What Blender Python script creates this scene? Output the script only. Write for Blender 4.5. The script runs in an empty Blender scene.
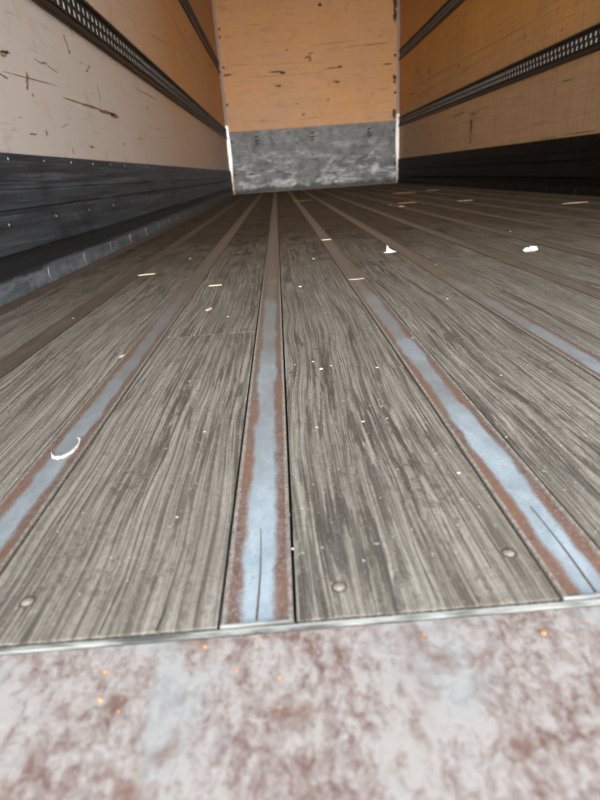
import bpy, bmesh, math, random
from mathutils import Vector, Matrix, noise

# ------------------------------------------------------------------ camera
S = 0.23332                      # camera height above the floor
sc = bpy.context.scene
col = sc.collection
cam = bpy.data.cameras.new('camera'); camo = bpy.data.objects.new('camera', cam); col.objects.link(camo)
r = Vector((0.99693783, -0.04229773, -0.06577137))
u = Vector((0.07719405, 0.39796114, 0.91414879))
fw = Vector((0.01249196, 0.91642667, -0.40000765))
M = Matrix.Identity(4)
for i in range(3):
    M[i][0] = r[i]; M[i][1] = u[i]; M[i][2] = -fw[i]
M[2][3] = S
camo.matrix_world = M
cam.sensor_fit = 'VERTICAL'; cam.sensor_height = 36; cam.sensor_width = 27
cam.lens = 519.48 / 800 * 36
cam.clip_start = 0.01; cam.clip_end = 200
cam.dof.use_dof = True; cam.dof.focus_distance = 0.75; cam.dof.aperture_fstop = 7.5
sc.camera = camo

# ------------------------------------------------------------------ sky and sun
w = bpy.data.worlds.new('overcast_sky'); sc.world = w; w.use_nodes = True
nt = w.node_tree; nt.nodes.clear()
wo = nt.nodes.new('ShaderNodeOutputWorld'); bg = nt.nodes.new('ShaderNodeBackground')
tc = nt.nodes.new('ShaderNodeTexCoord'); sx = nt.nodes.new('ShaderNodeSeparateXYZ')
rp = nt.nodes.new('ShaderNodeValToRGB')
nt.links.new(tc.outputs['Generated'], sx.inputs[0])
mp = nt.nodes.new('ShaderNodeMapRange'); mp.inputs[1].default_value = -1; mp.inputs[2].default_value = 1
nt.links.new(sx.outputs[2], mp.inputs[0]); nt.links.new(mp.outputs[0], rp.inputs[0])
e = rp.color_ramp.elements
e[0].position = 0.47; e[0].color = (.16, .155, .15, 1)
e[1].position = 0.51; e[1].color = (1.0, 0.98, .96, 1)
k = rp.color_ramp.elements.new(0.8); k.color = (.82, .90, 1.0, 1)
nt.links.new(rp.outputs[0], bg.inputs[0]); bg.inputs[1].default_value = 1.5
nt.links.new(bg.outputs[0], wo.inputs[0])

sun = bpy.data.lights.new('hazy_sun', 'SUN'); sun.energy = 3.9; sun.angle = math.radians(50); sun.color = (1.0, .96, .90)
suno = bpy.data.objects.new('hazy_sun', sun); col.objects.link(suno)
# shines into the open rear doors, low, from behind the camera and a little from the right
d = Vector((0.0, 1.0, -0.035)).normalized()
suno.rotation_euler = d.to_track_quat('-Z', 'Y').to_euler()
suno.location = (1, -3, 3)

vs = sc.view_settings
vs.view_transform = 'Standard'; vs.look = 'None'; vs.gamma = 1; vs.use_curve_mapping = False
vs.exposure = 1.55

# ------------------------------------------------------------------ dimensions
XL, XR, D, H = -0.660, 1.800, 8.29, 2.55
CX, PITCH, SW = 0.5602, 0.1969, 0.0415        # floor strips
Y0 = 0.2195                                   # where boards end
YR = -0.10                                    # rear opening

# ------------------------------------------------------------------ material helpers
class NT:
    def __init__(s, name, rough=.6, metal=0, spec=.5):
        s.m = bpy.data.materials.new(name); s.m.use_nodes = True
        s.t = s.m.node_tree; s.b = s.t.nodes['Principled BSDF']
        s.b.inputs['Roughness'].default_value = rough; s.b.inputs['Metallic'].default_value = metal
        s.b.inputs['Specular IOR Level'].default_value = spec
        s.tc = s.n('ShaderNodeTexCoord')
        s.co = s.tc.outputs['Object']
    def n(s, ty, **kw):
        x = s.t.nodes.new(ty)
        for k, v in kw.items(): setattr(x, k, v)
        return x
    def l(s, a, b): s.t.links.new(a, b)
    def rand_offset(s, amt=37.0):
        oi = s.n('ShaderNodeObjectInfo')
        v = s.n('ShaderNodeVectorMath', operation='SCALE'); v.inputs[0].default_value = (1, 1, .3); 
        s.l(oi.outputs['Random'], v.inputs['Scale'])
        v2 = s.n('ShaderNodeVectorMath', operation='SCALE'); s.l(v.outputs[0], v2.inputs[0]); v2.inputs['Scale'].default_value = amt
        a = s.n('ShaderNodeVectorMath', operation='ADD'); s.l(s.co, a.inputs[0]); s.l(v2.outputs[0], a.inputs[1])
        return a.outputs[0]
    def map(s, src, scale, rot=(0, 0, 0), loc=(0, 0, 0)):
        m = s.n('ShaderNodeMapping'); m.inputs['Scale'].default_value = scale
        m.inputs['Rotation'].default_value = rot; m.inputs['Location'].default_value = loc
        s.l(src, m.inputs[0]); return m.outputs[0]
    def noise(s, src, scale, detail=4, rough=.6, dist=0, out='Fac'):
        x = s.n('ShaderNodeTexNoise'); x.inputs['Scale'].default_value = scale; x.inputs['Detail'].default_value = detail
        x.inputs['Roughness'].default_value = rough; x.inputs['Distortion'].default_value = dist
        s.l(src, x.inputs['Vector']); return x.outputs[out]
    def rng(s, src, a, b, c=0., d=1.):
        x = s.n('ShaderNodeMapRange'); x.inputs[1].default_value = a; x.inputs[2].default_value = b
        x.inputs[3].default_value = c; x.inputs[4].default_value = d; s.l(src, x.inputs[0]); return x.outputs[0]
    def math(s, op, a, b=None):
        x = s.n('ShaderNodeMath', operation=op)
        for i, v in enumerate((a, b)):
            if v is None: continue
            if isinstance(v, (int, float)): x.inputs[i].default_value = v
            else: s.l(v, x.inputs[i])
        return x.outputs[0]
    def mix(s, fac, a, b, mode='MIX'):
        x = s.n('ShaderNodeMix', data_type='RGBA', blend_type=mode)
        for i, v in ((0, fac), (6, a), (7, b)):
            if isinstance(v, tuple): x.inputs[i].default_value = v if len(v) == 4 else v + (1,)
            elif isinstance(v, (int, float)): x.inputs[i].default_value = v
            else: s.l(v, x.inputs[i])
        return x.outputs[2]
    def xyz(s, src):
        x = s.n('ShaderNodeSeparateXYZ'); s.l(src, x.inputs[0]); return x.outputs
    def color(s, c):
        if isinstance(c, tuple): s.b.inputs['Base Color'].default_value = c + (1,)
        else: s.l(c, s.b.inputs['Base Color'])
    def bump(s, h, strength=.5, dist=.001):
        x = s.n('ShaderNodeBump'); x.inputs['Strength'].default_value = strength; x.inputs['Distance'].default_value = dist
        s.l(h, x.inputs['Height']); s.l(x.outputs[0], s.b.inputs['Normal'])

def flat(name, c, rough=.7, metal=0, spec=.4):
    a = NT(name, rough, metal, spec); n = a.noise(a.co, 60, 3)
    a.color(a.mix(a.rng(n, .3, .7), tuple(x*.8 for x in c), tuple(min(1, x*1.15) for x in c))); return a.m

def mat_board():
    a = NT('weathered_hardwood', .80, 0, .12)
    p = a.rand_offset()
    # gentle wander of the grain
    wv = a.noise(a.map(p, (7, 2.2, 1)), 1.0, 2, .5, out='Color')
    off = a.n('ShaderNodeVectorMath', operation='MULTIPLY'); a.l(wv, off.inputs[0]); off.inputs[1].default_value = (.038, 0, 0)
    q = a.n('ShaderNodeVectorMath', operation='ADD'); a.l(p, q.inputs[0]); a.l(off.outputs[0], q.inputs[1]); q = q.outputs[0]
    vfine = a.noise(a.map(q, (1, .010, 1)), 620, 2, .6)
    fine = a.noise(a.map(q, (1, .012, 1)), 400, 3, .65)
    mid = a.noise(a.map(q, (1, .035, 1)), 90, 3, .6)
    grit = a.noise(a.map(p, (1, .6, 1)), 420, 4, .8)
    speck = a.noise(a.map(p, (1, .5, 1)), 150, 4, .75)
    streak = a.noise(a.map(q, (1, .075, 1)), 95, 5, .7, .25)
    rings = a.n('ShaderNodeTexWave', wave_type='BANDS', bands_direction='X'); a.l(a.map(q, (1, .04, 1)), rings.inputs[0])
    rings.inputs['Scale'].default_value = 34; rings.inputs['Distortion'].default_value = 4; rings.inputs['Detail'].default_value = 3
    rings.inputs['Detail Scale'].default_value = 2.5; rings.inputs['Detail Roughness'].default_value = .7
    patch = a.noise(a.map(p, (1, .35, 1)), 9, 4, .65)
    patch2 = a.noise(a.map(p, (1, .5, 1), loc=(4, 4, 0)), 14, 4, .7)
    c = a.mix(a.rng(mid, .3, .7), (.255, .230, .190), (.385, .358, .308))
    c = a.mix(a.rng(fine, .38, .50, .70, 0), c, (.090, .076, .058))
    c = a.mix(a.rng(vfine, .38, .50, .60, 0), c, (.070, .060, .046))
    c = a.mix(a.rng(rings.outputs['Fac'], .0, .22, .55, 0), c, (.075, .064, .050))
    m = a.math('MULTIPLY', a.rng(streak, .53, .57), a.rng(patch, .45, .60))
    m = a.math('MULTIPLY', m, a.rng(grit, .30, .55, .55, 1))
    c = a.mix(a.math('MULTIPLY', m, .78), c, (.048, .042, .035))
    str2 = a.noise(a.map(q, (1, .040, 1), loc=(5, 2, 0)), 70, 5, .65, .35)
    c = a.mix(a.math('MULTIPLY', a.rng(str2, .575, .61), a.rng(grit, .32, .5, .35, .75)), c, (.055, .048, .040))
    m2 = a.math('MULTIPLY', a.rng(speck, .52, .60), a.rng(patch2, .48, .60))
    c = a.mix(a.math('MULTIPLY', m2, .6), c, (.075, .062, .050))
    c = a.mix(a.rng(patch, .35, .62, .40, 0), c, (.125, .108, .086))
    c = a.mix(a.rng(grit, .34, .48, .42, 0), c, (.085, .074, .060))
    c = a.mix(a.rng(grit, .56, .70, 0, .42), c, (.48, .455, .41))
    # boards painted darker and browner away from the door end, where its light fades
    fade_noise = a.noise(a.map(p, (1, .5, 1)), 3.0, 4, .6); dirt2 = a.noise(a.map(p, (1, .6, 1)), 12, 4, .7)
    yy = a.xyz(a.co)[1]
    depth_shade = a.rng(a.math('ADD', yy, a.math('MULTIPLY', fade_noise, 1.4)), 0.9, 3.0, .0, .88)
    c = a.mix(depth_shade, c, (.040, .0245, .0125))
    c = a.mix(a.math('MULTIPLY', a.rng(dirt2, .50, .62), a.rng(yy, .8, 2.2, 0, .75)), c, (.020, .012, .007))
    # pale dust flecks
    fl = a.noise(p, 260, 2, .5)
    c = a.mix(a.rng(fl, .735, .755), c, (.55, .54, .50))
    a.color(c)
    a.b.inputs['Roughness'].default_value = .80
    h = a.math('ADD', a.math('MULTIPLY', a.rng(fine, .38, .6), .6), a.math('ADD', a.rng(vfine, .35, .6, 0, .5), a.math('MULTIPLY', grit, .5)))
    a.bump(h, .8, .0008)
    return a.m

def mat_strip():
    a = NT('rusted_steel_strip', .42, .0, .3)
    o = a.xyz(a.co); p = a.rand_offset()
    n1 = a.noise(a.map(p, (1, .55, 1)), 70, 4, .6)
    n2 = a.noise(a.map(p, (1, .5, 1)), 16, 3, .6)
    ax = a.math('ABSOLUTE', o[0])
    wob = a.math('ADD', a.math('MULTIPLY', a.math('SUBTRACT', n1, .5), .010), a.math('MULTIPLY', a.math('SUBTRACT', n2, .5), .016))
    n4 = a.noise(p, 330, 4, .8); wob = a.math('ADD', wob, a.math('MULTIPLY', a.math('SUBTRACT', n4, .5), .012))
    dd = a.math('ADD', ax, wob)
    centre = a.rng(dd, .0088, .0125, 1, 0)
    n3 = a.noise(p, 160, 4, .7)
    rust = a.mix(a.rng(n3, .35, .68), (.080, .052, .043), (.185, .138, .122))
    rust = a.mix(a.rng(n2, .42, .66), rust, (.18, .095, .062))
    blue = a.mix(a.rng(n1, .3, .7), (.25, .31, .35), (.39, .46, .50))  # bare worn steel with the blue sky reflection painted in
    blue = a.mix(a.rng(n3, .66, .74), blue, (.62, .68, .74))
    blue = a.mix(a.rng(n3, .24, .36, .8, 0), blue, (.14, .15, .16))
    rust = a.mix(a.rng(n4, .52, .66, 0, .75), rust, (.30, .25, .23))
    blue = a.mix(a.rng(n4, .36, .50, .55, 0), blue, (.20, .235, .26))
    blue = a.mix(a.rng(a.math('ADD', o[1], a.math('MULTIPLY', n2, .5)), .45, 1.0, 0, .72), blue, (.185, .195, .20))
    # worn dull brown further in, with the loss of sky sheen painted in too
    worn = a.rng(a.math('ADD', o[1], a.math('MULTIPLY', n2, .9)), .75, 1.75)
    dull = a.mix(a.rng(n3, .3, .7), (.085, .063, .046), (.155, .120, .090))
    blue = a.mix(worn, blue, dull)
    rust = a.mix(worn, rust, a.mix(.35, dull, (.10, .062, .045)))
    c = a.mix(centre, rust, blue)
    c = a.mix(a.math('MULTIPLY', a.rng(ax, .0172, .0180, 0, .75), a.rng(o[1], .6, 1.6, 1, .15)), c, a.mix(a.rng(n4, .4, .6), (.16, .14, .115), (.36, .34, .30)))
    oi = a.n('ShaderNodeObjectInfo'); dk = a.n('ShaderNodeSeparateColor'); a.l(oi.outputs['Color'], dk.inputs[0])
    grime = a.math('MULTIPLY', dk.outputs[0], a.rng(n2, .25, .6, .75, 1))
    c = a.mix(grime, c, a.mix(a.rng(n3, .3, .7), (.040, .027, .017), (.085, .062, .044)))
    a.color(c)
    a.l(a.rng(a.math('ADD', a.math('MULTIPLY', n3, .5), a.math('MULTIPLY', o[1], .22)), .2, .7, .45, .85), a.b.inputs['Roughness'])
    a.bump(a.math('ADD', n3, a.math('MULTIPLY', centre, -.8)), .5, .0008)
    return a.m

def mat_plate():
    a = NT('rusty_threshold_steel', .38, .0, .7)
    p = a.co
    big = a.noise(p, 17, 5, .7, .5); med = a.noise(a.map(p, (1, .60, 1)), 140, 5, .75, .4); sm = a.noise(p, 300, 4, .7)
    mott = a.math('ADD', a.math('MULTIPLY', big, .40), a.math('ADD', a.math('MULTIPLY', med, .60), a.math('MULTIPLY', sm, .22)))
    c = a.mix(a.rng(mott, .50, .66), (.155, .095, .080), (.350, .325, .305))
    bl = a.noise(a.map(p, (1, 1, 1), loc=(3.1, 1.7, 0)), 14, 3, .6, .4)
    c = a.mix(a.math('MULTIPLY', a.rng(bl, .53, .66), .5), c, (.31, .34, .35))
    br = a.noise(a.map(p, (1, 1, 1), loc=(7.3, 2.2, 0)), 22, 4, .7, .4)
    c = a.mix(a.math('MULTIPLY', a.rng(br, .55, .68), .75), c, (.16, .085, .060))
    c = a.mix(a.rng(sm, .66, .72, 0, .7), c, (.52, .50, .48))
    a.color(c); a.l(a.rng(sm, .3, .7, .30, .55), a.b.inputs['Roughness'])
    a.bump(a.math('ADD', med, a.math('MULTIPLY', sm, .5)), .45, .0012)
    return a.m

def mat_ply(name, base, dark, light, axis, seed, grey=True, crosshatch=False):
    """painted / varnished plywood. axis = index of the direction the face grain runs along"""
    a = NT(name, .55, 0, .35)
    p = a.map(a.co, (1, 1, 1), loc=(seed, seed*.7, seed*.3))
    def aniso(sc_long, sc_cross):
        v = [sc_cross]*3; v[axis] = sc_long; return a.map(p, tuple(v))
    blot = a.noise(p, 1.1, 4, .6)
    grain = a.noise(aniso(1.2, 30), 1.6, 5, .65)
    c = a.mix(a.rng(blot, .3, .7), tuple(x*.90 for x in base), tuple(x*1.10 for x in base))
    c = a.mix(a.rng(grain, .35, .7, 0, .45), c, light)
    if grey == 3:
        o = a.xyz(a.co)
        lw = a.noise(p, 2.3, 5, .7)
        c = a.mix(a.math('MULTIPLY', a.rng(lw, .35, .65), a.rng(o[2], .9, 2.1, .75, .3)), c, (.50, .315, .20))
        c = a.mix(a.rng(a.noise(aniso(2, 26), 1.5, 5, .75, .3), .54, .70, 0, .45), c, (.34, .18, .075))
    elif grey:   # greyer rubbed-off area low on the wall, with daylight tone painted in near the door end
        o = a.xyz(a.co)
        low = a.rng(a.math('ADD', o[2], a.math('MULTIPLY', blot, .35)), *((.84, .98, .8, 0) if grey is True else (.80, 1.45, .75, 0)))
        c = a.mix(low, c, (.47, .37, .29) if grey is True else (.38, .26, .165))
        near = a.rng(a.math('ADD', o[1], a.math('MULTIPLY', blot, 1.8)), 1.9, 5.2, .88, 0)
        c = a.mix(near, c, (.60, .575, .555) if grey is True else (.36, .24, .15))
    # long handling scratches and scrapes
    s1 = a.noise(aniso(2.2, 55), 1.0, 4, .75, .25); m1 = a.noise(p, 2.2, 3, .6)
    c = a.mix(a.math('MULTIPLY', a.rng(s1, .63, .70), a.rng(m1, .45, .6)), c, dark)
    s2 = a.noise(a.map(aniso(9, 75), (1, 1, 1), rot=(.25, .2, .2)), 1.0, 3, .7, .4); m2 = a.noise(p, 3.7, 3, .6)
    c = a.mix(a.math('MULTIPLY', a.rng(s2, .66, .72), a.rng(m2, .47, .62)), c, tuple(x*.8 for x in dark))
    s3 = a.noise(aniso(3.5, 150), 1.0, 3, .7, .3); m3 = a.noise(p, 5.0, 4, .7)
    c = a.mix(a.math('MULTIPLY', a.rng(s3, .60, .70, 0, .6), a.rng(m3, .46, .60)), c, dark)
    sm_ = a.noise(a.map(p, (1, 1, 1), loc=(9, 3, 1)), 7.0, 5, .75, .5)
    c = a.mix(a.rng(sm_, .56, .70, 0, .28), c, dark)
    pl_ = a.noise(a.map(p, (1, 1, 1), loc=(2, 9, 4)), 11.0, 4, .7)
    c = a.mix(a.rng(pl_, .62, .72, 0, .35), c, light)
    sp = a.noise(p, 34, 4, .75)
    c = a.mix(a.rng(sp, .70, .76, 0, .8), c, dark)
    if crosshatch:
        v = a.noise(a.map(p, (9, 60, 2.5)), 1.0, 3, .6); h = a.noise(a.map(p, (9, 2.5, 60)), 1.0, 3, .6)
        c = a.mix(a.rng(v, .50, .72, 0, .45), c, dark); c = a.mix(a.rng(h, .50, .72, 0, .4), c, dark)
    a.color(c)
    a.l(a.rng(grain, .3, .7, .45, .65), a.b.inputs['Roughness'])
    a.bump(a.math('ADD', grain, a.math('MULTIPLY', s1, .6)), .3, .0012)
    return a.m

def mat_kick(name, base, hi, lo, seed, patchy=0.):
    a = NT(name, .55, 0, .45)
    p = a.map(a.co, (1, 1, 1), loc=(seed, seed, seed))
    g = a.noise(a.map(p, (1, 1, 1) if patchy else (3, .6, 14)), 6.5 if patchy else 3, 5, .7, .3)
    s = a.noise(a.map(p, (2.5, 2.5, 30) if patchy else (10, 1.6, 60)), 1.0, 4, .7)
    f = a.noise(p, 90, 4, .7)
    c = a.mix(a.rng(g, .32, .68), lo, base)
    c = a.mix(a.rng(s, .55, .72, 0, .7), c, hi)
    c = a.mix(a.rng(f, .58, .75, 0, .45), c, hi)
    d = a.noise(a.map(p, (1, 1, 1), loc=(5, 5, 5)), 4 if patchy else 2.3, 5, .7)
    c = a.mix(a.rng(d, .54, .68, 0, .8), c, lo)
    if not patchy:
        o = a.xyz(a.co)
        hl = a.noise(a.map(p, (6, .9, 170)), 1.0, 3, .7); c = a.mix(a.rng(hl, .62, .72, 0, .8), c, hi)
        c = a.mix(a.rng(hl, .28, .38, .6, 0), c, lo)
        st = a.noise(a.map(p, (4, 3, 9)), 3.0, 5, .75, .3)
        zz = a.math('ADD', o[2], a.math('MULTIPLY', a.math('SUBTRACT', st, .5), .045))
        c = a.mix(a.rng(zz, .092, .100, .85, 0), c, tuple(x*.6 for x in lo))
        wr = a.mix(a.rng(st, .35, .6), base, tuple(x*1.25 for x in hi))
        c = a.mix(a.math('MULTIPLY', a.rng(zz, .040, .050, .95, 0), a.rng(o[1], 1.6, 4.2, 1, .25)), c, wr)
    if patchy:
        o = a.xyz(a.co)
        white = a.noise(a.map(p, (1, 1, 2.2), loc=(2, 2, 8)), 3.6, 5, .75, .3)
        k_ = a.rng(o[2], .25, .62, 1, .15)
        c = a.mix(a.math('MULTIPLY', a.rng(white, .50, .66), a.math('MULTIPLY', k_, patchy)), c, (.62, .64, .66))
        foot_z = a.math('ADD', o[2], a.math('MULTIPLY', a.math('SUBTRACT', g, .5), .16))
        c = a.mix(a.rng(foot_z, .035, .085, .9, 0), c, (.02, .018, .016))  # panel darkens unevenly towards its foot
    a.color(c); a.l(a.rng(f, .3, .7, .42, .68), a.b.inputs['Roughness'])
    a.bump(a.math('ADD', s, f), .35, .001)
    return a.m

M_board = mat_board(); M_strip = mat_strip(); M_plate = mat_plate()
M_plyL = mat_ply('left_plywood', (.48, .235, .085), (.16, .085, .045), (.58, .32, .14), 1, 3.1, True)
M_plyR = mat_ply('right_plywood', (.56, .260, .060), (.19, .090, .032), (.60, .300, .085), 1, 8.4, 2, True)
M_plyB = mat_ply('end_plywood', (.60, .30, .110), (.15, .085, .040), (.66, .36, .15), 0, 5.2, 3)
M_kickL = mat_kick('blue_grey_kick_board', (.060, .070, .082), (.150, .165, .185), (.016, .0175, .020), 1.3)
M_kickR = mat_kick('shaded_kick_board', (.0085, .0078, .0060), (.016, .0145, .012), (.004, .0035, .003), 4.3)  # darker copy of the left board, grazing shade put into the colour
M_kickR.node_tree.nodes['Principled BSDF'].inputs['Specular IOR Level'].default_value = .12
M_kickB = mat_kick('scuffed_grey_panel', (.215, .222, .232), (.38, .39, .41), (.060, .060, .060), 7.7, .95)
M_rail = flat('grimy_steel_rail', (.032, .024, .015), .5, .1)
M_black = flat('black_steel_groove', (.008, .0075, .007), .7)
M_railface = flat('dark_slotted_steel', (.014, .013, .012), .6, 0)
M_galv = flat('bright_galvanised_steel', (.97, .97, .96), .5, 0, .6)
M_alu = flat('aluminium_corner', (.86, .83, .84), .38, .35)
M_aludull = flat('dull_corner_extrusion', (.34, .25, .22), .55, 0)  # pinkish reflection painted into the extrusion's colour
M_subfloor = flat('dark_subfloor', (.018, .015, .012), .9)
M_edge = NT('worn_grey_edge', .5)
_n = M_edge.noise(M_edge.map(M_edge.co, (8, 60, 60)), 3, 4)
M_edge.color(M_edge.mix(M_edge.rng(_n, .4, .6), (.07, .07, .062), (.30, .31, .29))); M_edge = M_edge.m
M_paper = flat('white_paper', (.74, .72, .71), .9)
M_splint = flat('pale_split_wood', (.50, .40, .29), .7)
M_straw = flat('dull_yellow_straw', (.36, .25, .11), .7)
M_chalk = flat('dried_white_paint', (.60, .58, .53), .8)
M_mark = flat('dark_scuff', (.075, .048, .030), .7)
M_brown = flat('brown_scrape', (.22, .125, .065), .7)
M_red = flat('red_paint_mark', (.32, .15, .135), .7)
M_hole = flat('black_hole', (.008, .007, .006), .9)
M_orange = flat('orange_rust_grain', (.62, .27, .07), .8)
M_screw = flat('dull_screw_head', (.34, .32, .27), .45, .3)
M_rivetdark = flat('darker_rivet', (.055, .05, .045), .6)  # darker copy of the rivet for the right board
M_rivet = flat('pale_rivet', (.42, .44, .46), .4, .4)
M_roof = flat('roof_lining', (.62, .50, .34), .7)
M_ground = flat('yard_asphalt', (.16, .155, .15), .9)

# ------------------------------------------------------------------ mesh helpers
def link(name, bm, mat, parent=None, smooth=False):
    me = bpy.data.meshes.new(name)
    bmesh.ops.recalc_face_normals(bm, faces=bm.faces)
    bm.to_mesh(me); bm.free()
    if smooth:
        for p in me.polygons: p.use_smooth = True
    mats = mat if isinstance(mat, (list, tuple)) else [mat]
    for m_ in mats: me.materials.append(m_)
    o = bpy.data.objects.new(name, me); col.objects.link(o)
    if parent: o.parent = parent
    return o
def box(bm, x0, x1, y0, y1, z0, z1, bevel=0, mi=0):
    v = [bm.verts.new((x, y, z)) for x in (x0, x1) for y in (y0, y1) for z in (z0, z1)]
    fs = [bm.faces.new([v[i] for i in f]) for f in ((0, 1, 3, 2), (4, 6, 7, 5), (0, 4, 5, 1), (2, 3, 7, 6), (0, 2, 6, 4), (1, 5, 7, 3))]
    for f in fs: f.material_index = mi
    if bevel:
        es = set(e_ for f in fs for e_ in f.edges)
        bmesh.ops.bevel(bm, geom=list(es), offset=bevel, segments=2, affect='EDGES', profile=.5)
def extrude_y(bm, prof, y0, y1, mi=0):
    """closed profile [(x,z)...] swept from y0 to y1"""
    a = [bm.verts.new((x, y0, z)) for x, z in prof]; b = [bm.verts.new((x, y1, z)) for x, z in prof]
    n_ = len(prof); fs = []
    for i in range(n_): fs.append(bm.faces.new([a[i], a[(i+1) % n_], b[(i+1) % n_], b[i]]))
    fs.append(bm.faces.new(a[::-1])); fs.append(bm.faces.new(b))
    for f in fs: f.material_index = mi
def tag(o, label=None, cat=None, group=None, kind=None):
    if label: o['label'] = label
    if cat: o['category'] = cat
    if group: o['group'] = group
    if kind: o['kind'] = kind
    return o
def empty(name, loc=(0, 0, 0)):
    o = bpy.data.objects.new(name, None); o.location = loc; o.empty_display_size = .05; col.objects.link(o); return o
def copy_child(src, parent):
    c = src.copy(); col.objects.link(c); c.parent = parent
    for g in src.children:
        copy_child(g, c)
    return c

PLANE = {'L': ((0, 1, 0), (0, 0, 1), (1, 0, 0)), 'R': ((0, 1, 0), (0, 0, 1), (-1, 0, 0)),
         'B': ((1, 0, 0), (0, 0, 1), (0, -1, 0)), 'F': ((1, 0, 0), (0, 1, 0), (0, 0, 1))}
def blob(name, pl, base, a, b, sa, sb, rot, mat, parent, seed, t=.0008, rag=.35, n_=18):
    """an irregular thin patch lying on one of the room's planes (local units of metres)"""
    rd = random.Random(seed); A, B, N = (Vector(v) for v in PLANE[pl])
    bm = bmesh.new(); pts = []
    for i in range(n_):
        th = 2*math.pi*i/n_; rr = 1 + rd.uniform(-rag, rag)
        x_, y_ = math.cos(th)*sa*.5*rr, math.sin(th)*sb*.5*rr
        pts.append((x_*math.cos(rot)-y_*math.sin(rot), x_*math.sin(rot)+y_*math.cos(rot)))
    top = [bm.verts.new(A*x_ + B*y_ + N*t) for x_, y_ in pts]; bot = [bm.verts.new(A*x_ + B*y_) for x_, y_ in pts]
    bm.faces.new(top); bm.faces.new(bot[::-1])
    for i in range(n_): bm.faces.new([top[i], top[(i+1) % n_], bot[(i+1) % n_], bot[i]])
    o = link(name, bm, mat, parent); o.location = Vector(base) + A*a + B*b
    return o

# ------------------------------------------------------------------ the box body
bm = bmesh.new(); box(bm, -12, 14, -16, 22, -1.25, -1.15)
tag(link('ground', bm, M_ground), kind='structure')
bm = bmesh.new(); box(bm, XL-.03, XR+.03, YR, D+.03, -.06, -.027)
floor = tag(link('floor', bm, M_subfloor), kind='structure')
bm = bmesh.new(); box(bm, XL-.03, XL, YR, D, -.027, H)
wallL = tag(link('wall_left', bm, M_plyL), kind='structure')
bm = bmesh.new(); box(bm, XR, XR+.03, YR, D, -.027, H)
wallR = tag(link('wall_right', bm, M_plyR), kind='structure')
bm = bmesh.new(); box(bm, XL-.03, XR+.03, D, D+.03, -.027, H)
wallB = tag(link('wall_back', bm, M_plyB), kind='structure')
bm = bmesh.new(); box(bm, XL-.03, XR+.03, YR, D+.03, H, H+.03)
tag(link('ceiling', bm, M_roof), kind='structure')
# corner extrusions on the end wall; lower piece paints and shapes their reflected glare
for i, (xw, sg) in enumerate(((XL, 1), (XR, -1))):
    bm = bmesh.new(); x0, x1 = sorted((xw, xw+sg*.034)); box(bm, x0, x1, D-.016, D, .80, H, .003)
    t = link('trim_%d' % (i+1), bm, M_aludull); tag(t, kind='structure')
    bm = bmesh.new(); n_ = 12; rows = []
    for j in range(n_+1):
        z = .004 + .90*j/n_; wd = .012 + .040*min(1, z/.45) - (.012*max(0, (z-.6)/.3))
        rows.append([bm.verts.new((xw+sg*q_, y_, z)) for q_, y_ in ((.001, D-.001), (.001, D-.022), (wd*.8, D-.022), (wd, D-.014), (wd, D-.001))])
    for j in range(n_):
        for q_ in range(5): bm.faces.new([rows[j][q_], rows[j][(q_+1) % 5], rows[j+1][(q_+1) % 5], rows[j+1][q_]])
    bm.faces.new(rows[0]); bm.faces.new(rows[-1][::-1])
    g_ = link('corner_highlight', bm, M_alu, t)

# ------------------------------------------------------------------ floor boards (children of the floor)
rd = random.Random(4)
lines = [CX + k_*PITCH for k_ in range(-6, 7)]
edges = [XL+.003] + [v for x in lines for v in (x-SW/2-.0022, x+SW/2+.0022)] + [XR-.003]
lanes = [(edges[i], edges[i+1]) for i in range(0, len(edges), 2)]
for i, (x0, x1) in enumerate(lanes):
    if x1-x0 < .006: continue
    joints = {3: [.83, 2.9], 4: [3.6], 5: [4.1], 6: [2.4, 5.2], 2: [1.9], 7: [3.1], 8: [5.0]}.get(i, [])
    ys = [Y0+.002] + joints + [D-.004]
    for j in range(len(ys)-1):
        ya = ys[j] + (.0012 if j else 0); yb = ys[j+1] - .0008
        bm = bmesh.new(); cx = (x0+x1)/2
        hw = (x1-x0)/2
        box(bm, -hw, hw, ya, yb, -.027, 0, .0004)
        o = link('floor_board', bm, M_board, floor); o.location = (cx, 0, 0)

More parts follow.
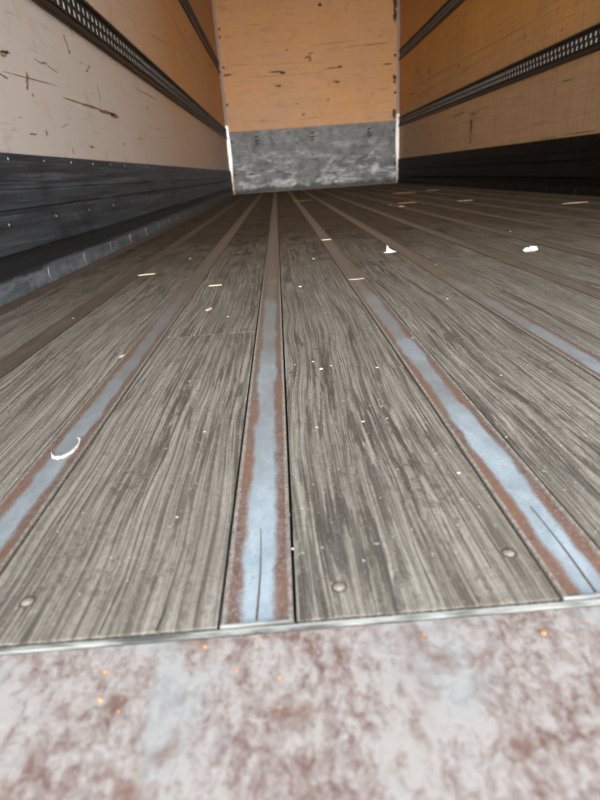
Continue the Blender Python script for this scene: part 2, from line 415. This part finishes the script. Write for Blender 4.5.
# ------------------------------------------------------------------ steel floor strips
hw = SW/2
prof = [(-hw, -.024), (-hw, .0008), (-hw+.0008, .0014), (-hw+.0022, .0014), (-hw+.0030, .0002), (-.012, .0000), (-.009, -.0003), (.009, -.0003),
        (.012, .0000), (hw-.0030, .0002), (hw-.0022, .0014), (hw-.0008, .0014), (hw, .0008), (hw, -.024)]
def make_strip(y0):
    root = empty('floor_strip', (0, 0, 0))
    bm = bmesh.new(); extrude_y(bm, prof, y0, D-.006); link('steel_channel', bm, M_strip, root)
    bm = bmesh.new(); box(bm, -hw-.0004, hw+.0004, y0-.0016, y0+.0002, -.02, .0012, .0005); link('end_lip', bm, M_edge, root)
    bm = bmesh.new()
    n_ = 9; L = .085
    vs_ = []
    for i in range(n_):
        t_ = i/(n_-1); wd = .0006*(1-t_*.8); xx = -.0005 + .0012*math.sin(t_*3)
        vs_.append((bm.verts.new((xx-wd, y0+.002+t_*L, .0002)), bm.verts.new((xx+wd, y0+.002+t_*L, .0002)),
                    bm.verts.new((xx-wd, y0+.002+t_*L, -.0008)), bm.verts.new((xx+wd, y0+.002+t_*L, -.0008))))
    for i in range(n_-1):
        p_, q_ = vs_[i], vs_[i+1]
        bm.faces.new([p_[0], p_[1], q_[1], q_[0]]); bm.faces.new([p_[2], q_[2], q_[3], p_[3]])
        bm.faces.new([p_[0], q_[0], q_[2], p_[2]]); bm.faces.new([p_[1], p_[3], q_[3], q_[1]])
    bm.faces.new([vs_[0][0], vs_[0][2], vs_[0][3], vs_[0][1]]); bm.faces.new([vs_[-1][0], vs_[-1][1], vs_[-1][3], vs_[-1][2]])
    link('centre_slit', bm, M_mark, root)
    return root
strip0 = make_strip(Y0+.0025)
kids = list(strip0.children)
lab = ['steel floor strip hugging the foot of the left wall',
       'dull steel floor strip second from the left wall',
       'steel floor strip with a white crescent paint smear, left of the centre one',
       'rust-edged blue-grey steel floor strip ending in the middle of the threshold, running straight ahead',
       'rust-edged blue-grey steel floor strip running diagonally to the lower right corner',
       'steel floor strip just right of the torn paper scrap, reaching the right picture edge',
       'brown steel floor strip seventh from the left wall, middle one of all the strips',
       'brown steel floor strip eighth from the left wall, just beyond the crumpled white paper',
       'brown steel floor strip ninth from the left wall',
       'brown steel floor strip tenth from the left wall',
       'brown steel floor strip third from the right wall',
       'brown steel floor strip second from the right wall',
       'steel floor strip hugging the foot of the right wall']
strips = []
for i, x in enumerate(lines):
    if i == 0: s_ = strip0
    else:
        s_ = strip0.copy(); col.objects.link(s_)
        for c_ in kids: copy_child(c_, s_)
    s_.location = (x, 0, 0)
    g_ = (.95, .9, .25, 0, 0, .15, .55, .80, .85, .85, .9, .95, .95)[i]
    for c_ in s_.children: c_.color = (g_, g_, g_, 1)
    tag(s_, lab[i], 'floor strip', 'steel strips between the floor boards'); strips.append(s_)
def weld(strip, y, skew=.0, wd_=.004, m_=None):
    bm = bmesh.new()
    v = [(-hw+.001, y-.0012-skew), (hw-.001, y-.0012+skew), (hw-.001, y+wd_+skew), (-hw+.001, y+wd_-skew)]
    a = [bm.verts.new((x_, y_, .0016)) for x_, y_ in v]; b = [bm.verts.new((x_, y_, -.002)) for x_, y_ in v]
    bm.faces.new(a); bm.faces.new(b[::-1])
    for i in range(4): bm.faces.new([a[i], b[i], b[(i+1) % 4], a[(i+1) % 4]])
    bmesh.ops.bevel(bm, geom=list(bm.edges), offset=.0004, segments=1, affect='EDGES')
    link('weld_seam', bm, m_ or M_splint, strip)
weld(strips[4], 1.99); weld(strips[4], 1.204, .0015, .0, M_aludull); weld(strips[7], 3.4)
# white crescent smear on the third strip
bm = bmesh.new(); n_ = 22; rows = []
rd = random.Random(9)
for i in range(n_):
    t_ = i/(n_-1); ang = math.radians(-150 + 215*t_)
    cx_, cy_ = -.0005 + .0115*math.cos(ang), .462 + .021*math.sin(ang)
    wd = (.0004 + .0022*math.sin(math.pi*t_)**.7)*rd.uniform(.35, 1.4)
    nx, ny = math.cos(ang), math.sin(ang)
    rows.append([bm.verts.new((cx_+nx*wd*s_, cy_+ny*wd*s_*1.6, z_)) for z_ in (.0016, -.0003) for s_ in (-.5, .5)])
for i in range(n_-1):
    p_, q_ = rows[i], rows[i+1]
    bm.faces.new([p_[0], p_[1], q_[1], q_[0]]); bm.faces.new([p_[1], p_[3], q_[3], q_[1]])
    bm.faces.new([p_[0], q_[0], q_[2], p_[2]]); bm.faces.new([p_[2], q_[2], q_[3], p_[3]])
bm.faces.new([rows[0][j] for j in (0, 2, 3, 1)]); bm.faces.new([rows[-1][j] for j in (0, 1, 3, 2)])
o = link('paint_smear', bm, M_chalk, strips[2]); o['label'] = 'white crescent shaped paint smear'

# ------------------------------------------------------------------ threshold plate
th = empty('threshold_plate', (CX, YR, 0))
bm = bmesh.new(); box(bm, XL-CX, XR-CX, 0, Y0-.0035-YR, -.027, -.0016, .0008)
link('steel_plate', bm, M_plate, th)
bm = bmesh.new()
n_ = 160
for z0_, ya, yb, amp in ((-.0006, Y0-.0028-YR, Y0-.0002-YR, .0004),):
    rows = []
    for i in range(n_+1):
        x = XL-CX + (XR-XL)*i/n_; wv_ = noise.noise((x*18, 3, 0))*amp
        rows.append([bm.verts.new((x, ya+wv_, -.02)), bm.verts.new((x, ya+wv_, z0_)), bm.verts.new((x, yb+wv_*.3, z0_+.0004)), bm.verts.new((x, yb+wv_*.3, -.02))])
    for i in range(n_):
        for j in range(4): bm.faces.new([rows[i][j], rows[i+1][j], rows[i+1][(j+1) % 4], rows[i][(j+1) % 4]])
    bm.faces.new(rows[0]); bm.faces.new(rows[-1][::-1])
e_ = link('edge_bead', bm, M_edge, th); e_['label'] = 'pale worn bead along the board ends'
tag(th, 'rust-mottled pinkish steel threshold plate across the front of the floor boards', 'threshold')

# ------------------------------------------------------------------ kick boards
def kick(side):
    s_ = 1 if side == 'L' else -1
    X = XL if side == 'L' else XR
    M_ = M_kickL if side == 'L' else M_kickR
    root = empty('kick_board', (X+s_*.0012, 0, 0))
    bm = bmesh.new()
    p = [(0, .0015), (.016, .0015), (.016, .044), (.010, .052), (.010, .088), (.013, .094), (.007, .097), (.013, .100),
         (.013, .182), (.006, .186), (.006, .193), (.014, .198), (.014, .240), (.0175, .243), (.0175, .247), (.012, .250), (.012, .322), (.010, .3245), (0, .3245)]
    extrude_y(bm, [(x*s_, z) for x, z in p], YR, D-.002)
    link('grooved_panel', bm, M_, root)
    # rivets
    first = None
    def rivet(y, z, d, rad):
        nonlocal first
        if first is None:
            bm = bmesh.new(); prev = None
            for (rr, hh) in ((1, 0), (.95, .35), (.6, .6)):
                ring = [bm.verts.new((s_*hh*.0022, math.cos(t_*math.pi/5)*rr*.0035, math.sin(t_*math.pi/5)*rr*.0035)) for t_ in range(10)]
                if prev:
                    for q_ in range(10): bm.faces.new([prev[q_], prev[(q_+1) % 10], ring[(q_+1) % 10], ring[q_]])
                else: bm.faces.new(ring)
                prev = ring
            bm.faces.new(prev)
            first = link('rivet', bm, M_rivet if side == 'L' else M_rivetdark, root); o = first
        else:
            o = first.copy(); col.objects.link(o); o.parent = root
        o.location = (s_*(d-.0002), y, z); o.scale = (1, rad, rad)
    for i in range(28): rivet(1.208+.213*i, .311, .012, 1.0)
    for i in range(20): rivet(1.335+.29*i, .165, .013, 1.0)
    # pale crescent scrapes low down
    for i in range(12):
        y = 1.475+.29*i if side == 'L' else 1.8+.37*i
        bm = bmesh.new(); m_ = 9; rr_ = random.Random(i+(50 if side == 'R' else 0)); rows = []
        for q_ in range(m_):
            t_ = q_/(m_-1)*2-1
            yy = .007*(t_*t_) ; zz = t_*.016; wd = .0011+.0022*(1-abs(t_))*rr_.uniform(.5, 1.1)
            rows.append([bm.verts.new((s_*x_, y+yy+k_*wd, .026+zz)) for x_ in (.0168, .0158) for k_ in (-1, 1)])
        for q_ in range(m_-1):
            a_, b_ = rows[q_], rows[q_+1]
            bm.faces.new([a_[0], a_[1], b_[1], b_[0]]); bm.faces.new([a_[1], a_[3], b_[3], b_[1]]); bm.faces.new([a_[0], b_[0], b_[2], a_[2]]); bm.faces.new([a_[2], b_[2], b_[3], a_[3]])
        bm.faces.new([rows[0][j] for j in (0, 2, 3, 1)]); bm.faces.new([rows[-1][j] for j in (0, 1, 3, 2)])
        link('scrape_mark', bm, M_rivet if side == 'L' else M_rivetdark, root)
    return root
kl = kick('L'); tag(kl, 'blue-grey grooved kick board along the bottom of the left wall', 'kick board')
kr = kick('R'); tag(kr, 'nearly black grooved kick board along the bottom of the right wall', 'kick board')
kb = empty('kick_board', (CX, D-.0012, 0))
bm = bmesh.new(); box(bm, XL+.041-CX, XR-.035-CX, -.010, 0, .003, .822, .002)
link('grey_panel', bm, M_kickB, kb)
tag(kb, 'scuffed light grey panel across the foot of the end wall', 'kick board')
bx = Vector((-CX, -.010, 0)); sd = 0
for X in (-.235, .555, 1.372):
    for z, w_, h_ in ((.742, .060, .020), (.690, .085, .018), (.655, .075, .018), (.630, .07, .008)):
        sd += 1; blob('lash_slot', 'B', bx, X+random.Random(sd).uniform(-.006, .006), z, w_, h_, .02, M_hole, kb, sd, .0008, .12)
for a_, b_, sa, sb, ro, m_ in ((1.29, .375, .13, .018, .12, M_mark), (1.345, .40, .012, .06, 0, M_mark), (1.23, .35, .05, .016, .4, M_mark), (-.36, .262, .09, .03, .05, M_mark), (-.60, .268, .05, .045, .3, M_mark),
                               (.046, .263, .14, .018, .1, M_mark), (1.74, .26, .05, .07, 0, M_mark), (.541, .45, .012, .06, .2, M_mark), (.60, .40, .08, .012, .2, M_mark), (1.01, .29, .10, .015, .1, M_mark),
                               (.24, .085, .065, .030, .1, M_chalk), (.875, .085, .045, .028, .2, M_chalk), (1.415, .43, .018, .05, 0, M_chalk), (-.59, .70, .03, .03, 0, M_hole), (1.72, .70, .03, .02, 0, M_hole), (-.2, .30, .10, .02, .1, M_mark), (.8, .20, .12, .02, 0, M_mark)):
    sd += 1; blob('scuff_mark' if m_ is not M_chalk else 'white_chip', 'B', bx, a_, b_, sa, sb, ro, m_, kb, sd, .0008, .35)

# ------------------------------------------------------------------ slotted lashing rails
def rail_face_bm(s_):
    """dark plate with two rows of real slots"""
    bm = bmesh.new(); P = .0496; y = .5; x = s_*.0105; zl = [.036, .038, .063, .0675, .073, .098, .100]
    cells = int((D-.03-y)/P)
    def cell(y0, y1, z0, z1, hole):
        o_ = [bm.verts.new((x, a, b)) for a, b in ((y0, z0), (y1, z0), (y1, z1), (y0, z1))]
        if not hole: bm.faces.new(o_); return
        cy_, cz = hole; a_, b_ = .0105, .0122
        inn = []
        for q_ in range(16):
            t_ = -math.pi*.75 + q_*math.pi/8
            c_, s2 = math.cos(t_), math.sin(t_)
            inn.append((cy_+a_*math.copysign(abs(c_)**.6, c_), cz+b_*math.copysign(abs(s2)**.6, s2)))
        iv = [bm.verts.new((x, p_, q2)) for p_, q2 in inn]
        bk = [bm.verts.new((x-s_*.0026, p_, q2)) for p_, q2 in inn]
        for q_ in range(16): bm.faces.new([iv[q_], iv[(q_+1) % 16], bk[(q_+1) % 16], bk[q_]])
        for c_ in range(4):
            for q_ in range(4): bm.faces.new([o_[c_], iv[(c_*4+q_+1) % 16], iv[(c_*4+q_) % 16]])
            bm.faces.new([o_[c_], o_[(c_+1) % 4], iv[(c_*4+4) % 16]])
    for i in range(cells):
        a, b = y+i*P, y+(i+1)*P; h1 = a+P/2-.007; h2 = a+P/2+.007
        cell(a, b, .0345, .0665, (h1, .0505)); cell(a, b, .0665, .1005, (h2, .0845))
    return bm
rail_src = {}
def rail(side, z, label):
    s_ = 1 if side == 'L' else -1; X = XL if side == 'L' else XR
    root = empty('lashing_rail', (X, 0, z))
    if side not in rail_src:
        bm = bmesh.new()
        # outer channel: lower flange, groove, recessed bed, groove, upper flange
        p = [(0, 0), (.012, .0), (.015, .003), (.015, .018), (.013, .022), (.003, .024), (.003, .112), (.013, .114), (.015, .117), (.015, .1255), (.012, .128), (0, .128)]
        extrude_y(bm, [(x*s_, q_) for x, q_ in p], YR, D-.002)
        ch = link('channel', bm, M_rail, root)
        bm = bmesh.new(); box(bm, *sorted((s_*.0031, s_*.0060)), YR+.01, D-.004, .0245, .1115); gr = link('black_bed', bm, M_black, root)
        bm = bmesh.new(); box(bm, *sorted((s_*.0061, s_*.0078)), .5, D-.03, .036, .099); bk = link('backing_strip', bm, M_galv, root)
        bk['label'] = 'bright galvanised strip seen through the slots'
        fc = link('slotted_plate', rail_face_bm(s_), M_railface, root)
        fc['label'] = 'dark plate pierced by two rows of slots'
        rail_src[side] = (ch, gr, bk, fc)
    else:
        for c_ in rail_src[side]: copy_child(c_, root)
    tag(root, label, 'lashing rail', 'slotted lashing rails on the side walls')
    return root
rail('L', .735, 'lower slotted lashing rail on the left wall, with two rows of bright slots')
rail('R', .735, 'lower slotted lashing rail on the right wall, with two rows of bright slots')
rail('L', 1.538, 'upper dark lashing rail on the left wall, in the top corner by the end wall')
rail('R', 1.538, 'upper dark lashing rail on the right wall, crossing the orange plywood')

# ------------------------------------------------------------------ marks on the walls (children of the walls)
def marks(pl, base, wall, lst, seed):
    for i, (a_, b_, sa, sb, ro, m_) in enumerate(lst):
        blob({'black_hole': 'screw_hole'}.get(m_.name, 'scuff_mark'), pl, base, a_, b_, sa, sb, ro, m_, wall, seed+i, .0006, .38)
marks('L', (XL, 0, 0), wallL, [
    (1.687, .517, .045, .014, .9, M_red), (1.672, .494, .010, .010, 0, M_mark), (1.700, .480, .008, .008, 0, M_mark), (1.586, .561, .050, .010, .1, M_mark), (1.57, .552, .03, .006, 0, M_brown),
    (1.838, .580, .045, .005, .1, M_brown), (1.800, .577, .05, .002, -.1, M_brown), (1.90, .574, .07, .003, -.1, M_brown),
    (2.075, .690, .010, .024, .2, M_brown), (2.088, .672, .009, .020, -.3, M_brown), (2.094, .655, .014, .012, .3, M_mark), (2.271, .634, .040, .006, .6, M_brown), (2.25, .624, .03, .004, .3, M_mark), (2.29, .645, .03, .004, .3, M_brown),
    (1.541, .503, .06, .004, -.1, M_brown), (1.638, .379, .045, .005, .1, M_red), (1.735, .388, .012, .018, -.6, M_red), (1.925, .348, .008, .024, -.1, M_brown),
    (2.02, .504, .16, .004, .02, M_brown), (2.20, .506, .28, .008, .015, M_brown), (2.42, .506, .26, .012, .01, M_brown), (2.52, .504, .12, .016, 0, M_brown),
    (1.74, .523, .35, .0022, .05, M_brown), (3.30, .673, .55, .006, .012, M_brown), (2.16, .73, .004, .05, .05, M_brown), (2.35, .565, .005, .05, 0, M_brown),
    (4.9, 1.30, .9, .010, -.05, M_brown), (5.3, 1.24, .7, .007, .02, M_brown), (3.9, 1.05, .6, .006, .1, M_brown), (7.2, 1.45, .35, .02, 0, M_brown), (8.02, 1.51, .25, .02, 0, M_mark),
    (5.21, 1.378, .05, .02, 0, M_mark), (3.2, .60, .06, .004, 0, M_brown), (3.4, .52, .05, .005, .2, M_brown), (4.0, .58, .10, .006, .05, M_brown), (2.9, .44, .08, .004, .1, M_brown), (1.9, .42, .07, .002, .2, M_brown), (2.6, .40, .02, .010, 0, M_brown)], 100)
marks('R', (XR, 0, 0), wallR, [
    (5.25, .55, .075, .05, 0, M_mark), (5.25, .50, .05, .12, 0, M_mark), (5.25, .42, .035, .09, 0, M_brown), (5.24, .385, .025, .04, 0, M_mark),
    (5.65, .645, .5, .010, -.03, M_mark), (5.05, .628, .5, .007, -.03, M_brown), (5.2, .61, .2, .02, 0, M_brown),
    (6.6, 1.105, 2.2, .008, .02, M_brown), (4.8, 1.07, 2.0, .005, .02, M_brown), (6.3, .998, 2.2, .006, 0, M_brown), (4.6, .997, 1.6, .004, 0, M_brown), (3.72, .921, .04, .006, -.1, M_mark),
    (4.49, .718, .12, .004, 0, M_brown), (3.6, .638, .18, .005, .05, M_mark), (3.72, .60, .005, .06, 0, M_brown), (4.25, 1.00, .008, .06, 0, M_brown), (4.23, .90, .007, .06, 0, M_brown), (7.245, 1.248, .08, .035, 1.2, M_mark), (6.74, 1.171, .10, .03, 1.1, M_mark), (7.5, 1.05, .30, .018, .1, M_brown), (7.1, .96, .25, .012, .1, M_brown),
    (5.7, 1.06, .03, .03, 0, M_mark), (6.3, .60, .04, .03, 0, M_brown), (3.4, .34, .4, .010, 0, M_brown), (3.75, .333, .3, .010, 0, M_brown), (4.1, .45, .004, .09, 0, M_brown), (3.9, .50, .12, .003, 0, M_brown)], 200)
lst = [(.10, 1.512, .22, .018, 0, M_mark), (.19, 1.500, .09, .030, -.2, M_mark), (.90, 1.512, .21, .016, .03, M_mark), (.98, 1.522, .06, .022, .2, M_mark), (.135, 1.344, .065, .030, 0, M_mark), (.09, 1.350, .04, .02, 0, M_brown), (.94, 1.345, .075, .028, 0, M_mark), (.90, 1.35, .04, .016, 0, M_brown),
       (.746, 2.226, .045, .05, .6, M_mark), (.56, 1.66, .11, .03, .2, M_brown), (.60, 1.70, .09, .018, .1, M_brown), (.58, 1.63, .04, .05, 0, M_brown), (.277, 1.755, .05, .015, 0, M_brown), (.803, 1.135, .05, .025, .3, M_brown), (.369, 1.115, .06, .02, 0, M_brown),
       (1.45, 1.752, .42, .010, .03, M_mark), (1.20, 1.745, .2, .006, .02, M_brown), (.2, 1.47, 1.1, .004, .0, M_brown), (.95, 1.80, .7, .006, .04, M_brown), (.45, .98, .05, .03, 0, M_brown), (.3, 1.60, .9, .004, .01, M_brown), (1.64, 1.513, .13, .014, 0, M_mark), (1.55, 1.22, .14, .010, 0, M_brown), (.6, .93, .5, .006, .05, M_brown), (-.1, .93, .35, .006, 0, M_brown)]
for z in (2.04, 1.95, 1.60, 1.16): lst.append((-.600, z, .028, .030, 0, M_hole))
for z in (2.30, 2.05, 1.61, 1.35, 1.17): lst.append((1.742, z, .030, .034, 0, M_hole))
for z, w_, h_ in ((2.2, .045, .24), (2.05, .055, .12), (1.35, .05, .06), (1.30, .04, .05), (.90, .06, .12), (2.33, .04, .2)): lst.append((1.735, z, w_, h_, 0, M_mark))
lst.append((-.55, 1.514, .12, .025, 0, M_mark)); lst.append((-.50, 1.95, .10, .008, 0, M_brown)); lst.append((-.4, 1.62, .4, .005, 0, M_brown))
marks('B', (0, D, 0), wallB, lst, 300)

# ------------------------------------------------------------------ screws and cracks in the boards
for i, (x, y) in enumerate(((.019, .2445), (-.175, .2535), (.131, .262), (-.32, .252), (.27, .25))):
    bm = bmesh.new(); R_ = .0040; prev = None; N = 20
    for rr, z in ((1.25, .0002), (1.1, .0006), (1.0, -.0004), (.55, .0009), (.25, .0011)):
        ring = [bm.verts.new((math.cos(q_*2*math.pi/N)*R_*rr, math.sin(q_*2*math.pi/N)*R_*rr, z)) for q_ in range(N)]
        if prev:
            for q_ in range(N): bm.faces.new([prev[q_], prev[(q_+1) % N], ring[(q_+1) % N], ring[q_]])
        prev = ring
    bm.faces.new(prev)
    for f_ in bm.faces:
        if max(v_.co.xy.length for v_ in f_.verts) > .0043: f_.material_index = 1
    o = link('screw_head', bm, [M_screw, M_mark], floor, True); o.location = (x, y, 0)
for i, (pts, w0) in enumerate(((((-.0885, .2222), (-.087, .230), (-.0855, .2395)), .0011), (((-.052, .225), (-.050, .262), (-.053, .32)), .0006), (((-.121, .223), (-.118, .27), (-.122, .34), (-.12, .40)), .0006),
                               (((.075, .225), (.073, .27), (.0755, .33)), .0005), (((.115, .25), (.113, .36)), .0005))):
    bm = bmesh.new(); rows = []
    for j, (x, y) in enumerate(pts):
        wd = w0*(1 - .75*j/(len(pts)-1)) * .5
        rows.append([bm.verts.new((x+k_*wd, y, z_)) for z_ in (.0003, -.001) for k_ in (-1, 1)])
    for j in range(len(rows)-1):
        a_, b_ = rows[j], rows[j+1]
        bm.faces.new([a_[0], a_[1], b_[1], b_[0]]); bm.faces.new([a_[1], a_[3], b_[3], b_[1]]); bm.faces.new([a_[0], b_[0], b_[2], a_[2]]); bm.faces.new([a_[2], b_[2], b_[3], a_[3]])
    bm.faces.new([rows[0][j] for j in (0, 2, 3, 1)]); bm.faces.new([rows[-1][j] for j in (0, 1, 3, 2)])
    link('crack', bm, M_hole, floor)

# ------------------------------------------------------------------ litter on the floor
def torn_paper(x, y, label):
    bm = bmesh.new()
    # folded scrap: a flat tongue and a tip that stands up
    pts = [(-.020, -.004, .0003), (-.006, -.009, .0003), (.010, -.008, .0003), (.026, .003, .0008), (.012, .008, .004), (.002, .010, .010), (-.0055, .009, .0235), (-.0075, .003, .008), (-.010, .0, .002)]
    v = [bm.verts.new(p) for p in pts]
    c_ = bm.verts.new((.002, -.001, .004))
    for i in range(len(v)): bm.faces.new([v[i], v[(i+1) % len(v)], c_])
    bmesh.ops.subdivide_edges(bm, edges=list(bm.edges), cuts=2, use_grid_fill=True)
    for q_ in bm.verts:
        q_.co += Vector((noise.noise(q_.co*160), noise.noise(q_.co*160+Vector((5, 0, 0))), 0))*.0012
    bmesh.ops.solidify(bm, geom=list(bm.faces), thickness=.0003)
    mz = min(q_.co.z for q_ in bm.verts)
    for q_ in bm.verts: q_.co.z -= mz
    o = link('paper_scrap', bm, M_paper); o.location = (x, y, .0002); o.scale = (.9, .9, .9)
    tag(o, label, 'paper scrap'); return o
torn_paper(.317, 1.575, 'torn white paper scrap with an upright pointed tip, between two steel strips')
def crumple(name, x, y, sx_, sy_, sz_, seed, mat, label, cat, group=None, sub=3):
    bm = bmesh.new(); bmesh.ops.create_icosphere(bm, subdivisions=sub, radius=1)
    off = Vector((seed*3.3, seed, 0))
    for v in bm.verts:
        n_ = 1 + .38*noise.noise(v.co*1.7+off) + .22*noise.noise(v.co*4+off)
        v.co = Vector((v.co.x*sx_, v.co.y*sy_, v.co.z*sz_))*n_*.5
    mz = min(v.co.z for v in bm.verts)
    for v in bm.verts: v.co.z -= mz
    o = link(name, bm, mat); o.location = (x, y, .0002)
    tag(o, label, cat, group); return o
c1 = crumple('crumpled_paper', .664, 1.40, .024, .020, .014, 1.7, M_paper, 'crumpled ball of white paper on the right half of the floor', 'paper')
bm = bmesh.new(); bm.from_mesh(c1.data)
b2 = bmesh.new(); bmesh.ops.create_icosphere(b2, subdivisions=3, radius=1)
for v in b2.verts:
    n_ = 1+.35*noise.noise(v.co*2+Vector((9, 0, 0))); v.co = Vector((v.co.x*.008-.0125, v.co.y*.008, v.co.z*.0055+.0055))*n_
me2 = bpy.data.meshes.new('crumpled_paper'); b2.to_mesh(me2); b2.free(); bm.from_mesh(me2); bm.to_mesh(c1.data); bm.free(); bpy.data.meshes.remove(me2)
for v in c1.data.vertices: v.co.z = max(v.co.z, 0)

def splinter(x, y, L, W_, rot, mat, label, cat='wood splinter', group='wood splinters on the floor', name='wood_splinter', seed=0):
    rd_ = random.Random(seed+int(1000*x)); bm = bmesh.new(); n_ = 7; rows = []
    for i in range(n_):
        t_ = i/(n_-1); wd = W_*.5*(math.sin(math.pi*(.12+.80*t_))**.6)*rd_.uniform(.8, 1.15); hh = .0022*rd_.uniform(.6, 1)
        xx = (t_-.5)*L; bend = (.06 if L < .05 else .012)*L*math.sin(t_*3)
        rows.append([bm.verts.new((xx, bend-wd, 0)), bm.verts.new((xx, bend-wd*.8, hh)), bm.verts.new((xx, bend+wd*.7, hh*1.1)), bm.verts.new((xx, bend+wd, 0))])
    for i in range(n_-1):
        for j in range(4): bm.faces.new([rows[i][j], rows[i+1][j], rows[i+1][(j+1) % 4], rows[i][(j+1) % 4]])
    bm.faces.new(rows[0]); bm.faces.new(rows[-1][::-1])
    o = link(name, bm, mat); o.location = (x, y, .0004); o.rotation_euler = (0, 0, rot)
    tag(o, label, cat, group); return o
splinter(-.383, 1.488, .047, .011, .15, M_splint, 'pale wood splinter on the left floor beside the second strip', seed=1)
splinter(-.165, 1.252, .030, .009, .05, M_splint, 'pale thin splinter lying crosswise just above the slanted one, left of centre strip', seed=2)
splinter(-.151, 1.007, .018, .008, 1.1, M_splint, 'small pale slanted splinter on the board left of the centre strip', seed=3)
splinter(-.249, .745, .013, .0035, 1.15, M_splint, 'tiny pale splinter lying on the left smeared steel strip', seed=4)
splinter(1.507, 2.766, .135, .016, .03, M_splint, 'long pale stick near the right edge by the black kick board', seed=5)
splinter(.865, 3.70, .125, .05, .05, M_straw, 'dull tan wood sliver in front of the end wall right corner', seed=6)
splinter(1.190, 3.50, .095, .05, .1, M_splint, 'pale tan wood chip in front of the right kick board', seed=7)
splinter(1.158, 5.09, .22, .16, .2, M_straw, 'yellowish flat straw scrap far back near the end wall', 'straw', 'straw scraps far back', 'straw_scrap', 8)
splinter(1.46, 5.22, .12, .10, .1, M_splint, 'small pale chip far back by the right end corner', seed=9)
splinter(.215, 5.0, .16, .10, .1, M_straw, 'faint straw scrap far back between two central strips', 'straw', 'straw scraps far back', 'straw_scrap', 10)
flecks = [(.030, .658, .0055, 'pale round fleck left of the bright paint spatter on the centre board'), (.0385, .627, .0080, 'bright white paint spatter on the board right of the centre strip'), (.052, .637, .0045, 'white chip just right of the paint spatter'),
          (.109, .617, .0055, 'white chip beside the left edge of the diagonal strip'), (.068, .467, .0050, None), (.093, .470, .0035, None), (.021, .462, .0040, None), (.0935, .500, .003, None),
          (.006, .652, .0035, None), (.034, 1.163, .012, 'small white fleck on the board halfway up the centre'), (-.010, .322, .0028, 'creamy crumb wedged in the gap right of the centre strip'), (-.0085, .283, .0030, None),
          (.785, 1.832, .010, 'white speck beyond the crumpled paper ball'), (.732, 3.60, .016, None), (.381, 1.31, .008, None), (-.092, .472, .004, None), (.182, .73, .0045, None), (-.108, .94, .006, None),
          (-.30, 1.75, .010, None), (.09, 1.55, .012, None), (.13, .36, .004, None), (-.13, .62, .004, None), (.30, .95, .006, None), (.245, .56, .004, None), (-.42, 1.02, .006, None), (-.095, .33, .003, None)]
def where(x, y):
    k_ = sum(1 for q_ in lines if q_ < x)
    lane = {0: 'by the left wall', 1: 'on the leftmost board', 2: 'on the board left of the smeared strip', 3: 'on the board left of the centre strip',
            4: 'on the board right of the centre strip', 5: 'on the board right of the diagonal strip', 6: 'on the board beyond the torn paper',
            7: 'on the board of the crumpled paper', 8: 'on the board beyond the crumpled paper'}.get(k_, 'on the far right boards')
    return lane + (', near the threshold' if y < .4 else ', in the lower middle' if y < .75 else ', halfway back' if y < 1.4 else ', far back')
for i, (x, y, s_, lb) in enumerate(flecks):
    s_ *= .72
    crumple('paint_fleck', x, y, s_, s_*.8, s_*.25, i+2.2, M_chalk, lb or 'tiny whitish fleck ' + where(x, y), 'fleck', 'white flecks on the floor boards', 2)
# orange grains on the threshold plate
og = [(-.108, .183, .0022, 'larger orange grain on the left of the threshold plate'), (-.110, .199, .0022, None), (-.059, .210, .0018, None), (-.018, .187, .0016, None), (.124, .200, .0026, 'bright orange grain on the right of the threshold plate'), (.061, .206, .0016, None), (-.040, .193, .0014, None), (-.028, .2115, .0014, None), (-.097, .176, .0014, None), (.150, .205, .0012, None)]
for i, (x, y, s_, lb) in enumerate(og):
    o = crumple('rust_grain', x, y, s_, s_, s_*.6, i+40.2, M_orange, lb or 'small orange grain on the threshold plate, ' + ('left of the centre strip' if x < -.05 else 'below the centre strip' if x < .0 else 'right of the centre strip'), 'grain', 'orange grains on the threshold plate', 2)
    o.location.z = -.0016
